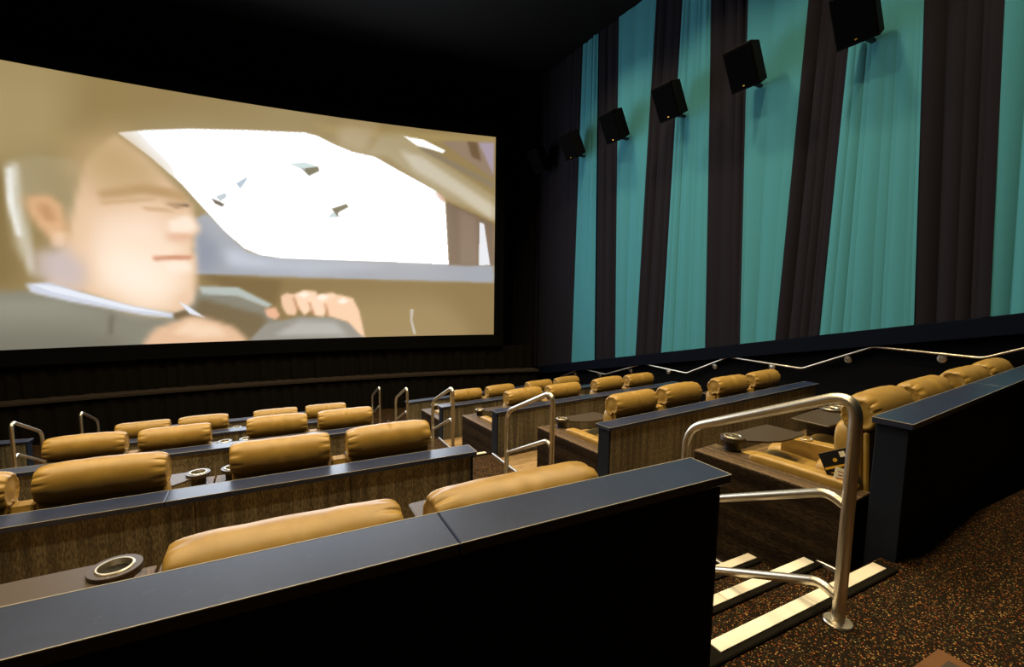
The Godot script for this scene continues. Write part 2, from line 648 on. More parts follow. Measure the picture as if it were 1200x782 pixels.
func build_low_walls() -> void:
	for k in range(1, 6):
		var x1 := CX1
		var label: String = ["", "navy-capped low wall across the foreground, its back face black", "navy-capped low wall behind the second row of seats left of the stairs", "navy-capped low wall behind the third row of seats left of the stairs", "navy-capped low wall behind the fourth row of seats left of the stairs", "foremost navy-capped low wall in front of the seats left of the stairs"][k]
		low_wall(label, k, Vector3(0, 0, -ROW_D[k]), 0.0, CX0, x1, [0.42] if k == 1 else ([-0.6] if k == 2 else []), k > 1, [CX1 - 0.035, CX0 + 0.035], CAP_Y[k])
		label = ["", "black low wall with glossy navy cap at the right edge, behind the handrail", "wood-panelled low wall with navy cap behind the second row right of the stairs", "wood-panelled low wall with navy cap behind the third row right of the stairs", "wood-panelled low wall with navy cap behind the fourth row right of the stairs", "foremost wood-panelled low wall with navy cap right of the stairs"][k]
		low_wall(label, k, Vector3(WX, 0, -WING_D[k]) if k > 1 else Vector3(3.02, 0, -1.172), WANG, 0.0, WLEN, [1.9] if k == 1 else [], k > 1, [0.035], CAP_Y[k] if k > 1 else 0.80)
	low_wall("wood-panelled low wall with navy cap at the far left edge", 5, Vector3(2 * AXIS - WX, 0, -WING_D[5]), -WANG, -WLEN, 0.0, [], true, [-0.035], CAP_Y[5])


# ---------------------------------------------------------------- screen
const SX0 := -7.6
const SX1 := 6.6
const SY0 := -0.09
const SY1 := 6.22
const PICTURE := [
	[168, 148, 102, 100, 40, [-69, 15, 282, 5, 258, 127, 170, 161, -82, 193]],
	[150, 128, 82, 100, 30, [282, 12, 369, 15, 335, 79, 289, 80]],
	[124, 102, 58, 100, 24, [-82, 193, 184, 159, 187, 267, 197, 351, -94, 365]],
	[165, 142, 92, 100, 10, [632, 21, 1019, 1, 1020, 17, 682, 35]],
	[180, 160, 124, 100, 14, [699, 11, 769, 10, 742, 67, 681, 52]],
	[174, 157, 120, 100, 8, [769, 24, 824, 17, 1021, 131, 1021, 181, 900, 140, 787, 67, 742, 67]],
	[205, 195, 172, 100, 10, [810, 50, 862, 59, 1021, 151, 1021, 186, 940, 137, 842, 88]],
	[120, 98, 70, 100, 5, [910, 149, 1021, 191, 1022, 203, 915, 160]],
	[148, 126, 106, 100, 4, [900, 22, 959, 16, 1020, 15, 1020, 92]],
	[170, 154, 166, 100, 4, [984, 15, 1020, 13, 1020, 85]],
	[112, 88, 62, 100, 4, [959, 16, 981, 16, 991, 56, 969, 48]],
	[140, 125, 100, 100, 3, [862, 36, 1021, 100, 1021, 114, 852, 43]],
	[250, 248, 240, 100, 2, [819, 20, 862, 22, 910, 40, 905, 47, 876, 41, 847, 37]],
	[132, 108, 66, 100, 6, [426, 320, 1023, 325, 1024, 461, 420, 455]],
	[152, 128, 86, 100, 30, [623, 364, 900, 363, 982, 444, 708, 453]],
	[112, 90, 52, 100, 10, [433, 320, 575, 329, 557, 391, 482, 348]],
	[158, 163, 174, 100, 5, [431, 219, 452, 208, 515, 276, 576, 284, 1022, 286, 1023, 327, 711, 324, 426, 320]],
	[192, 200, 216, 100, 12, [471, 265, 560, 293, 803, 297, 625, 312, 484, 306]],
	[140, 148, 165, 100, 12, [430, 235, 471, 265, 454, 315, 430, 316]],
	[120, 100, 84, 100, 3, [912, 153, 1022, 196, 1023, 288, 916, 289]],
	[136, 116, 100, 100, 8, [940, 166, 980, 183, 986, 286, 945, 287]],
	[232, 234, 240, 100, 2, [988, 190, 999, 194, 1014, 287, 987, 288]],
	[255, 250, 235, 34, 60, [327, 84, 431, 60, 648, 41, 861, 115, 918, 288, 511, 270, 413, 158]],
	[255, 255, 255, 100, 1, [327, 84, 366, 73, 431, 60, 523, 48, 624, 38, 648, 41, 681, 54, 715, 64, 760, 69, 805, 90, 861, 115, 890, 129, 910, 151, 918, 288, 766, 286, 576, 286, 537, 281, 511, 270, 479, 240, 445, 198, 413, 158, 370, 118]],
	[225, 185, 165, 100, 3, [885, 130, 905, 139, 912, 154, 900, 147]],
	[214, 230, 228, 100, 1, [594, 102, 622, 95, 648, 101, 630, 115, 614, 108]],
	[134, 128, 106, 100, 1, [622, 107, 648, 101, 650, 109, 630, 121, 615, 106, 625, 110]],
	[206, 220, 222, 100, 1, [663, 200, 675, 189, 687, 194, 690, 198]],
	[134, 128, 106, 100, 1, [672, 182, 701, 170, 705, 176, 685, 188, 683, 197, 677, 189]],
	[116, 106, 92, 100, 1, [460, 180, 470, 184, 480, 189, 477, 194, 465, 189]],
	[196, 208, 214, 100, 1, [467, 176, 483, 168, 485, 175, 474, 184]],
	[186, 202, 214, 100, 2, [501, 149, 521, 134, 518, 142, 508, 158]],
	[124, 124, 113, 100, 6, [-94, 365, 197, 354, 217, 358, 349, 396, 382, 403, 432, 344, 489, 346, 542, 382, 572, 418, 579, 458, -102, 479]],
	[106, 106, 96, 100, 20, [-97, 412, 269, 425, 346, 452, -100, 459]],
	[140, 140, 126, 100, 14, [-94, 365, 228, 365, 300, 395, 226, 394, -96, 391]],
	[102, 100, 90, 100, 5, [299, 394, 306, 394, 302, 430, 294, 430]],
	[104, 88, 60, 100, 8, [431, 365, 541, 399, 547, 452, 493, 450, 423, 389]],
	[176, 186, 182, 100, 3, [432, 343, 497, 344, 557, 378, 546, 384, 496, 361, 438, 358]],
	[168, 152, 116, 100, 10, [185, 152, 226, 136, 274, 139, 281, 217, 251, 248, 243, 199, 206, 203, 208, 336, 186, 281]],
	[160, 142, 104, 100, 26, [205, 142, 274, 148, 274, 232, 242, 214, 228, 194]],
	[214, 208, 192, 100, 6, [186, 160, 200, 150, 199, 211, 210, 329, 202, 322, 185, 219]],
	[238, 236, 228, 100, 4, [186, 163, 193, 159, 192, 219, 197, 266, 191, 267, 184, 213]],
	[232, 196, 162, 100, 9, [280, 142, 323, 89, 364, 119, 406, 167, 429, 196, 430, 213, 438, 235, 436, 248, 427, 252, 430, 267, 425, 277, 431, 288, 428, 348, 421, 373, 402, 391, 363, 390, 313, 376, 261, 354, 224, 343, 250, 263]],
	[196, 166, 120, 100, 34, [259, 120, 325, 74, 400, 160, 342, 185, 277, 181]],
	[252, 226, 202, 100, 24, [297, 230, 366, 202, 415, 268, 418, 348, 357, 377, 291, 342, 277, 283]],
	[255, 238, 220, 100, 24, [307, 274, 367, 294, 397, 365, 332, 373, 292, 327]],
	[188, 152, 106, 100, 8, [294, 185, 361, 164, 413, 172, 426, 192, 360, 182, 299, 197]],
	[176, 144, 110, 100, 4, [385, 195, 418, 192, 429, 197, 404, 204]],
	[126, 104, 88, 100, 2, [406, 196, 425, 195, 421, 199]],
	[208, 172, 130, 100, 5, [296, 201, 373, 186, 376, 192, 299, 207]],
	[214, 176, 138, 100, 5, [353, 204, 391, 204, 404, 211, 359, 211]],
	[255, 234, 214, 100, 8, [390, 226, 424, 212, 438, 236, 423, 247, 392, 247]],
	[222, 168, 138, 100, 6, [386, 251, 429, 250, 415, 259, 389, 260]],
	[206, 142, 112, 100, 4, [364, 291, 400, 287, 429, 287, 419, 295, 367, 298]],
	[255, 236, 218, 100, 6, [380, 300, 420, 298, 425, 316, 386, 317]],
	[234, 198, 168, 100, 6, [397, 366, 425, 348, 418, 377, 396, 389]],
	[222, 176, 132, 100, 7, [204, 204, 233, 197, 248, 213, 254, 248, 249, 281, 235, 282, 228, 264, 216, 248, 205, 224]],
	[194, 144, 102, 100, 7, [216, 213, 233, 211, 240, 239, 225, 240]],
	[240, 206, 172, 100, 6, [233, 258, 251, 256, 249, 280, 236, 282]],
	[202, 186, 184, 100, 12, [211, 290, 249, 277, 275, 320, 261, 354, 224, 343, 210, 329]],
	[206, 212, 228, 100, 4, [196, 342, 224, 339, 273, 359, 331, 379, 392, 393, 390, 402, 349, 396, 249, 371, 202, 356]],
	[230, 236, 248, 100, 2, [203, 342, 234, 346, 331, 380, 389, 395, 331, 386, 228, 355]],
	[96, 78, 52, 100, 3, [390, 394, 409, 388, 423, 401, 395, 406]],
	[226, 232, 248, 100, 2, [400, 371, 413, 379, 442, 403, 416, 394]],
	[140, 138, 132, 100, 5, [505, 455, 540, 417, 605, 402, 674, 405, 709, 420, 739, 454]],
	[174, 174, 170, 100, 10, [555, 439, 605, 411, 673, 414, 699, 443]],
	[226, 184, 150, 100, 6, [339, 453, 361, 420, 395, 407, 416, 397, 451, 405, 487, 420, 516, 453]],
	[242, 210, 180, 100, 10, [387, 429, 415, 407, 457, 417, 478, 437, 428, 439]],
	[240, 198, 165, 100, 3, [571, 361, 582, 354, 595, 357, 603, 382, 597, 400, 581, 398, 573, 382]],
	[250, 212, 182, 100, 3, [594, 357, 615, 348, 640, 351, 636, 369, 626, 391, 614, 400, 601, 382]],
	[252, 216, 186, 100, 3, [621, 364, 640, 357, 670, 353, 683, 360, 661, 378, 652, 403, 635, 401, 623, 382]],
	[246, 206, 172, 100, 3, [655, 373, 683, 357, 710, 364, 723, 392, 734, 449, 722, 441, 700, 415, 674, 406, 658, 401]],
	[190, 134, 98, 100, 3, [593, 364, 597, 364, 605, 389, 600, 389]],
	[190, 134, 98, 100, 3, [622, 372, 625, 372, 634, 398, 629, 398]],
	[190, 134, 98, 100, 3, [653, 375, 656, 375, 662, 401, 657, 401]],
	[255, 242, 226, 100, 4, [602, 359, 613, 352, 627, 357, 615, 364]],
	[255, 242, 226, 100, 4, [637, 364, 649, 357, 662, 362, 650, 370]],
	[255, 242, 226, 100, 4, [677, 372, 689, 364, 703, 370, 690, 377]],
	[232, 176, 144, 100, 3, [541, 387, 561, 382, 569, 400, 560, 408, 545, 401]],
	[190, 184, 170, 100, 2, [831, 388, 839, 388, 836, 412, 844, 444, 838, 444, 831, 414]],
]


func screen_d(x: float) -> float:
	return 14.78 - 0.78 * pow((x + 1.2) / 7.8, 2.0)


func picture() -> Image:
	# a film frame: a man at the wheel of a car; flat shapes with soft edges
	var w := 1024
	var h := 448
	var im := Image.create_empty(w, h, false, Image.FORMAT_RGBA8)
	im.fill(Color8(150, 128, 84))
	for s in PICTURE:
		var c := Color8(s[0], s[1], s[2], int(2.55 * s[3]))
		var l := Image.create_empty(w, h, false, Image.FORMAT_RGBA8)
		l.fill(Color(c, 0.0))
		var f: Array = s[5]
		var n := f.size() / 2
		for y in h:
			var xs := []
			var yc := y + 0.5
			for i in n:
				var x0: float = f[i * 2]
				var y0: float = f[i * 2 + 1]
				var x1: float = f[(i + 1) % n * 2]
				var y1: float = f[(i + 1) % n * 2 + 1]
				if (y0 <= yc) != (y1 <= yc):
					xs.append(x0 + (yc - y0) / (y1 - y0) * (x1 - x0))
			xs.sort()
			for i in range(0, xs.size() - 1, 2):
				var a := clampi(int(round(xs[i])), 0, w)
				var b := clampi(int(round(xs[i + 1])), 0, w)
				if b > a:
					l.fill_rect(Rect2i(a, y, b - a, 1), c)
		var steps := clampi(int(round(log(float(s[4])) / log(2.0))), 1, 6)
		for i in range(1, steps + 1):                           # halve, then double again: a soft edge
			l.resize(w >> i, h >> i, Image.INTERPOLATE_BILINEAR)
		for i in range(steps - 1, -1, -1):
			l.resize(w >> i, h >> i, Image.INTERPOLATE_BILINEAR)
		im.blend_rect(l, Rect2i(0, 0, w, h), Vector2i.ZERO)
	# the projector's light: linear values, the blown-out window past white
	var out := Image.create_empty(w, h, false, Image.FORMAT_RGBF)
	for y in h:
		for x in w:
			var c := im.get_pixel(x, y).srgb_to_linear()
			var g := minf(c.r, minf(c.g, c.b))
			var k := 1.0 + (SCREEN_WHITE - 1.0) * smoothstep(0.82, 0.98, g)
			out.set_pixel(x, y, Color(c.r * k, c.g * k, c.b * k * (1.0 + 0.08 * smoothstep(0.8, 0.98, g))))
	return out


func build_screen() -> void:
	var t := thing("projection_screen", "huge curved cinema screen showing a man driving a car", "screen", "", Vector3((SX0 + SX1) / 2, SY0, -14.3))
	var o := -t.position
	var m := mat(Color8(120, 120, 120), 0.9, 0.0, 0.2)
	m.emission_enabled = true
	m.emission = Color.BLACK
	m.emission_texture = tex(picture())
	m.emission_energy_multiplier = 1.0
	m.texture_repeat = false
	var face := grid(64, 4, func(u: float, v: float) -> Vector3:
		var x := lerpf(SX0, SX1, u)
		return o + Vector3(x, lerpf(SY1, SY0, v), -screen_d(x)), true)
	part(t, "screen_face", face, m)
	part(t, "backing", grid(64, 1, func(u: float, v: float) -> Vector3:
		var x := lerpf(SX0, SX1, u)
		return o + Vector3(x, lerpf(SY1, SY0, v), -screen_d(x) - 0.03), false), M.black)
	for e in [[SY0 - 0.38, SY0], [SY1, SY1 + 0.3]]:
		var st := SurfaceTool.new()
		st.begin(Mesh.PRIMITIVE_TRIANGLES)
		for i in 24:
			var p := []
			for k in 8:
				var x := lerpf(SX0 - 0.3, SX1 + 0.3, (i + float(k & 1)) / 24.0)
				p.append(o + Vector3(x, e[k >> 1 & 1], -screen_d(x) + (-0.06 if k >> 2 & 1 == 0 else 0.05)))
			hexa(st, p, 0.0)
		part(t, "masking_border", st.commit(), M.black)
	for x in [SX0 - 0.15, SX1 + 0.15]:
		part(t, "masking_border", box(0.3, SY1 - SY0, 0.11, 0.0), M.black, o + Vector3(x, (SY0 + SY1) / 2, -screen_d(x)))
	# extra light just before the picture, strengthening what its face throws into the hall
	if SCREEN_LAMP > 0.0:
		var a := AreaLight3D.new()
		a.name = "screen_extra_light"
		t.add_child(a)
		a.position = o + Vector3((SX0 + SX1) / 2 + 1.0, (SY0 + SY1) / 2, -13.9)
		a.rotation_degrees.y = 180.0
		a.area_size = Vector2(9.0, 5.6)
		a.light_color = Color(0.88, 0.94, 1.0)
		a.light_energy = SCREEN_LAMP
		a.shadow_enabled = true
	# stage below: pleated skirts with a carpeted ledge between
	for e in [[-0.47, -1.27, 0.10, "black pleated skirt hanging directly under the screen"], [-1.33, -2.30, -0.22, "black pleated skirt below the stage ledge, reaching the floor"]]:
		var skirt := thing("stage_skirt", e[3], "curtain", "stage skirts", Vector3((SX0 + SX1) / 2, e[1], -14.3))
		var so := -skirt.position
		part(skirt, "cloth", grid(700, 5, func(u: float, v: float) -> Vector3:
			var x := lerpf(SX0 - 1.2, SX1 + 1.4, u)
			var f := 0.035 * sin(x * 21.0 + 1.3 * sin(x * 2.3)) + 0.02 * sin(x * 9.1 + 2.0)
			return so + Vector3(x + 0.01 * sin(x * 30.0), lerpf(e[0], e[1], v), -screen_d(x) - e[2] + f * (0.5 + 0.5 * v)), true), M.stage_cloth)
	var ledge := thing("stage_ledge", "narrow brown carpeted ledge between the pleated skirts below the screen", "ledge", "", Vector3((SX0 + SX1) / 2, -1.33, -14.3))
	var st2 := SurfaceTool.new()
	st2.begin(Mesh.PRIMITIVE_TRIANGLES)
	for i in 24:
		var p := []
		for k in 8:
			var x := lerpf(SX0 - 1.2, SX1 + 1.4, (i + float(k & 1)) / 24.0)
			p.append(-ledge.position + Vector3(x, -1.33 + (0.06 if k >> 1 & 1 else 0.0), -screen_d(x) + (-0.5 if k >> 2 & 1 == 0 else 0.31)))
		hexa(st2, p, 0.0)
	part(ledge, "board", st2.commit(), M.stage_ledge)


# ---------------------------------------------------------------- side curtains
func build_curtains() -> void:
	# [d of the edge at the foot, d of the edge at height y, y], from the screen backwards; colours alternate, starting dark
	var E := [[15.6, 15.6, 8.2], [13.7, 13.62, 8.2], [11.63, 11.5, 8.3], [10.51, 10.77, 8.25], [9.606, 9.95, 8.3], [8.87, 8.644, 8.05], [8.02, 7.872, 7.66], [6.80, 7.124, 7.29], [5.97, 6.26, 6.85], [5.29, 5.126, 6.29], [4.53, 4.42, 5.94], [3.26, 3.505, 5.48], [2.48, 2.67, 5.06], [1.2, 1.0, 5.0], [0.2, 0.4, 5.0], [-1.0, -0.9, 5.0], [-2.0, -2.0, 5.0]]
	var names := ["nearest the screen", "second from the screen", "third from the screen", "fourth from the screen", "fifth from the screen", "sixth from the screen", "seventh from the screen", "eighth from the screen", "ninth from the screen"]
	var nd := 0
	var nt := 0
	for i in E.size() - 1:
		var dark: bool = i == 0 or i % 2 == 1
		var a = E[i]
		var b = E[i + 1]
		var label := ("charcoal pleated wall curtain, %s" if dark else "teal pleated wall curtain, %s") % names[nd if dark else nt]
		if dark:
			nd += 1
		else:
			nt += 1
		var dm: float = (a[0] + b[0]) / 2
		var t := thing("wall_curtain", label, "curtain", "tall curtain panels on the side wall", Vector3(XR - 0.1, curtain_foot(dm), -dm))
		var o := -t.position
		var ph := rng.randf() * 10.0
		var wd: float = absf(a[0] - b[0])
		var amp := 0.045 if dark else 0.034
		var f := func(u: float, v: float) -> Vector3:
			# v: 0 at the foot .. 1 at the ceiling; each edge is a straight slanting line
			var da := foot_edge(a, v)
			var db := foot_edge(b, v)
			var d := lerpf(da, db, u)
			var y := lerpf(curtain_foot(d) + 0.003, CEIL - 0.01, v)
			var s := u * wd
			var w1 := s * 15.0 + ph + 0.7 * sin(s * 5.0 + ph)
			var w2 := s * 26.0 + 2.0 * ph + 0.8 * sin(s * 6.3 + ph)
			var fold := 1.6 * pow(absf(sin(w1 * 0.5)), 0.7) + 0.7 * pow(absf(sin(w2 * 0.5 + 0.15 * v)), 0.8) + 0.5 * sin(s * 4.7 + ph)
			fold = 1.2 - fold
			var soft := 0.65 + 0.35 * sin(s * 3.1 + ph * 1.7 + v * 2.4)
			return o + Vector3(XR - 0.10 - (0.0 if dark else 0.02) + amp * fold * soft * (0.75 + 0.25 * v), y, -d)
		part(t, "cloth", grid(maxi(int(wd * 75.0), 40), 14, f, false), M.dark_cloth if dark else M.teal)
		part(t, "heading_rail", box(0.05, 0.05, wd, 0.004), M.black_metal, o + Vector3(XR - 0.03, CEIL - 0.04, -(foot_edge(a, 1.0) + foot_edge(b, 1.0)) / 2))


func foot_edge(e: Array, v: float) -> float:
	var y0 := curtain_foot(e[0])
	var y := lerpf(y0, CEIL, v)
	return e[0] + (e[1] - e[0]) * (y - y0) / (e[2] - y0)


# ---------------------------------------------------------------- stairs
const NOSE := ["", "nearest flight of carpeted aisle steps with cream edge strips, beside the foreground rail", "second flight of carpeted aisle steps down from the camera", "third flight of carpeted aisle steps down from the camera", "fourth flight of carpeted aisle steps down from the camera", "lowest flight of carpeted aisle steps, nearest the screen"]


const RAIL_D := [0.0, 1.079, 3.515, 6.102, 8.542, 11.019]


func build_stairs() -> void:
	for k in range(1, 6):
		stair_flight(NOSE[k], k, 1.50, 2.95 if k == 1 else 2.84, 1.0)
	stair_flight("carpeted steps of the left-hand aisle under the rail at the far left edge", 4, 2 * AXIS - 2.84, -2.42, -1.0)
	stair_flight("lowest carpeted steps of the left-hand aisle", 5, 2 * AXIS - 2.84, -2.42, -1.0)


func stair_start(k: int) -> float:
	return maxf(1.187 + ROW_D[k] - ROW_D[1], RAIL_D[k] + 0.03)


func stair_flight(label: String, k: int, x0: float, x1: float, side: float) -> void:
	var tread := 0.364
	var y0: float = TIER[k - 1]
	var rise: float = (TIER[k - 1] - TIER[k]) / 3.0
	var s := stair_start(k)
	var t := thing("stair_flight", label, "stairs", "flights of aisle steps", Vector3((x0 + x1) / 2, y0, -s))
	var gap: float = s + 0.06 - (ROW_D[k] + 0.19)
	if gap > 0.005:                                             # the landing reaches a little past the low wall
		part(t, "landing_edge", box(x1 - x0, 3.0 * rise, gap, 0.0), M.carpet, Vector3(0, -1.5 * rise, -0.06 + gap / 2))
	for i in range(1, 3):
		var d0 := 0.06 + (i - 1) * tread
		part(t, "step", box(x1 - x0, (3 - i) * rise, tread, 0.006), M.carpet, Vector3(0, -i * rise - (3 - i) * rise / 2, -d0 - tread / 2))
	for i in 3:
		var z := -i * tread
		var nose := part(t, "nosing", box(x1 - x0 + 0.02, 0.022, 0.106, 0.005), M.rubber, Vector3(0.005, -i * rise + 0.004, z - 0.014))
		var cuts := [-(x1 - x0) / 2 + 0.10, [0.20, -0.10, 0.32][i], (x1 - x0) / 2 - 0.045]
		for c in 2:
			part(nose, "edge_strip", box(cuts[c + 1] - cuts[c] - 0.004, 0.008, 0.064, 0.001), M.strip if (c + i) % 2 == 0 else M.strip_worn, Vector3((cuts[c] + cuts[c + 1]) / 2 - 0.005, 0.0125, -0.012))
	var tx := side * ((x1 - x0) / 2 - 0.005)
	for i in range(1, 3):
		part(t, "side_trim", box(0.022, 0.03, tread - 0.15, 0.004), M.alum, Vector3(tx, -i * rise + 0.012, -0.16 - (i - 1) * tread - (tread - 0.13) / 2))
	var da := 0.08 + 2 * tread
	var db: float = stair_start(k + 1) - 0.07 - s if k < 5 else da + 1.1
	var lx: float = (2.858 if side > 0.0 else 2 * AXIS - 2.858) - t.position.x
	part(t, "side_trim", box(0.026, 0.034, db - da, 0.004), M.alum, Vector3(lx, -3 * rise + 0.016, -(da + db) / 2))


# ---------------------------------------------------------------- seats
func head_roll(variant: int) -> Mesh:
	var key := "roll %d" % variant
	if meshes.has(key):
		return meshes[key]
	var L := 0.66
	var r := RandomNumberGenerator.new()
	r.seed = 100 + variant
	var p1 := r.randf() * TAU
	var p2 := r.randf() * TAU
	var sag := r.randf_range(-0.012, 0.012)
	var prof := [[-1.0, 0.0], [-0.985, 0.30], [-0.975, 0.52], [-0.985, 0.66], [-1.0, 0.76], [-0.985, 0.85], [-0.94, 0.915], [-0.88, 0.955], [-0.78, 0.985], [-0.62, 1.0], [-0.4, 1.01], [-0.15, 1.015], [0.15, 1.015], [0.4, 1.01], [0.62, 1.0], [0.78, 0.985], [0.88, 0.955], [0.94, 0.915], [0.985, 0.85], [1.0, 0.76], [0.985, 0.66], [0.975, 0.52], [0.985, 0.30], [1.0, 0.0]]
	var f := func(u: float, v: float) -> Vector3:
		var q := v * (prof.size() - 1)
		var i := clampi(int(q), 0, prof.size() - 2)
		var w := q - i
		var t: float = lerpf(prof[i][0], prof[i + 1][0], w)
		var rad: float = lerpf(prof[i][1], prof[i + 1][1], w)
		var a := TAU * u
		var end := smoothstep(0.70, 0.98, absf(t)) * smoothstep(0.1, 0.7, rad)
		var side := p1 if t < 0.0 else p2
		var crease := pow(0.5 + 0.5 * sin(a * 9.0 + side + 2.0 * sin(a * 2.0 + side)), 3.0)
		rad *= 1.0 - 0.085 * end * crease - 0.30 * end * pow(maxf(0.0, cos(a - 5.2 + 0.5 * side / TAU)), 24.0)
		rad *= 1.0 + 0.008 * sin(t * 14.0 + a * 2.0 + side)
		return Vector3(t * L * 0.5, 0.124 * rad * sin(a) + sag * (1.0 - t * t), 0.113 * rad * cos(a))
	meshes[key] = grid(54, 46, f, false)
	return meshes[key]


func recliner(label: String, group: String, at: Vector3, turn: float, variant: int, top: float, length := 1.0) -> void:
	# local frame: on the tier floor under the head roll, -z towards the screen
	var t := thing("recliner", label, "recliner", group, at, turn)
	part(t, "base", box(0.64, 0.42, 0.78, 0.01), M.black, Vector3(0, 0.25, -0.46))
	part(t, "seat_cushion", cushion("seat", Vector3(0.64, 0.26, 0.70), 0.3, 0.3, [[0, 0.0, 0.025], [2, -0.12, 0.02], [2, 0.10, 0.02]]), M.leather, Vector3(0, 0.55, -0.47), Vector3(3, 0, 0))
	part(t, "footrest", cushion("foot", Vector3(0.62, 0.40, 0.17), 0.4, 0.3, [[0, 0.0, 0.02]]), M.leather, Vector3(0, 0.44, -0.87), Vector3(-12, 0, 0))
	part(t, "backrest", cushion("back", Vector3(0.65, 0.72, 0.17), 0.3, 0.28), M.leather, Vector3(0, 0.82, -0.03), Vector3(-5, 0, 0))
	part(t, "lumbar_cushion", cushion("lumbar", Vector3(0.60, 0.26, 0.17), 0.55, 0.35), M.leather, Vector3(0, 0.77, -0.15), Vector3(-12, 0, 0))
	part(t, "back_shell", box(0.64, 0.72, 0.03, 0.01), M.leather, Vector3(0, 0.78, 0.075), Vector3(-4, 0, 0))
	part(t, "head_roll", head_roll(variant % 5), M.leather, Vector3(0, top - 0.124, 0.0), Vector3(rng.randf_range(-4, 4), rng.randf_range(-1.2, 1.2), rng.randf_range(-0.6, 0.6)), Vector3(length, 1, 1))


func tray_outline(s: float) -> Array:
	# about the cup; s = 1 reaches to +x. y of the Vector2 is z (negative = towards the screen)
	var pts := []
	for i in 13:                                                # round end about the cup
		var a := deg_to_rad(70.0 + 220.0 * i / 12.0)
		pts.append(Vector2(cos(a) * 0.088 * s, sin(a) * 0.088))
	for q in [[0.14, -0.082], [0.40, -0.075], [0.603, -0.062], [0.612, -0.05], [0.612, 0.10], [0.612, 0.228], [0.60, 0.24], [0.42, 0.245], [0.26, 0.23], [0.14, 0.175]]:
		pts.append(Vector2(q[0] * s, q[1]))
	return pts


func console(label: String, at: Vector3, turn: float, width: float, side: float, cup_x: float, tray := true) -> void:
	# local frame: on the tier floor, x = 0 at the middle of the body, z = 0 at the near edge of the wall cap; side = +1 when its seat lies at +x
	var t := thing("arm_console", label, "armrest console", "armrest consoles", at, turn)
	var top := 0.77
	part(t, "body", box(width, top, 1.04, 0.006), M.console, Vector3(0, top / 2, -0.80))
	part(t, "lit_top", box(width, 0.016, 1.04, 0.003), M.console_lit_top, Vector3(0, top + 0.005, -0.80))
	part(t, "arm_pad", cushion("pad", Vector3(0.12, 0.09, 0.66), 0.5, 0.25, [], 32, 14), M.leather, Vector3(side * (width / 2 - 0.06), top + 0.025, -0.66))
	part(t, "pedestal", lathe_mesh("pedestal", [[0.0, 0.09], [0.056, 0.09], [0.056, 0.012], [0.064, 0.008], [0.064, 0.0], [0.0, 0.0]], 24), M.black_gloss, Vector3(cup_x, top + 0.008, -1.17))
	var hold := part(t, "cup_holder", lathe_mesh("cup", [[0.063, 0.0], [0.063, 0.003], [0.060, 0.006], [0.055, 0.006], [0.053, 0.002], [0.049, -0.07], [0.0, -0.072]], 32), M.chrome, Vector3(cup_x, top + 0.118, -1.17))
	var ring := []
	for i in 28:
		ring.append(Vector2(cos(TAU * i / 28) * 0.088, sin(TAU * i / 28) * 0.088))
	part(hold, "cup_plate", plate("cup_plate", ring, 0.058, 0.014), M.cup_plate, Vector3(0, -0.006, 0))
	if tray:
		part(t, "tray_table", plate("tray %d" % int(side), tray_outline(side), 0.058, 0.014), M.tray, Vector3(cup_x, top + 0.096, -1.17))


func middle_arm(label: String, at: Vector3, turn: float, thin := 1.0) -> void:
	var t := thing("middle_armrest", label, "armrest", "middle armrests between paired seats", at, turn)
	var o := []
	for q in [[-0.30, 0.0], [-0.30, 1.08], [-0.32, 1.13], [-0.38, 1.14], [-0.45, 1.11], [-0.55, 0.90], [-0.66, 0.80], [-1.00, 0.78], [-1.14, 0.77], [-1.16, 0.74], [-1.16, 0.0]]:
		o.append(Vector2(q[0], q[1]))
	part(t, "arm_body", extrude_x("middle arm", o, 0.108, 0.012), M.leather, Vector3.ZERO, Vector3.ZERO, Vector3(thin, 1, 1))
	part(t, "cup_holder", lathe_mesh("cup", [], 32), M.chrome, Vector3(0, 0.79, -0.98), Vector3.ZERO, Vector3(0.7, 1, 0.7))


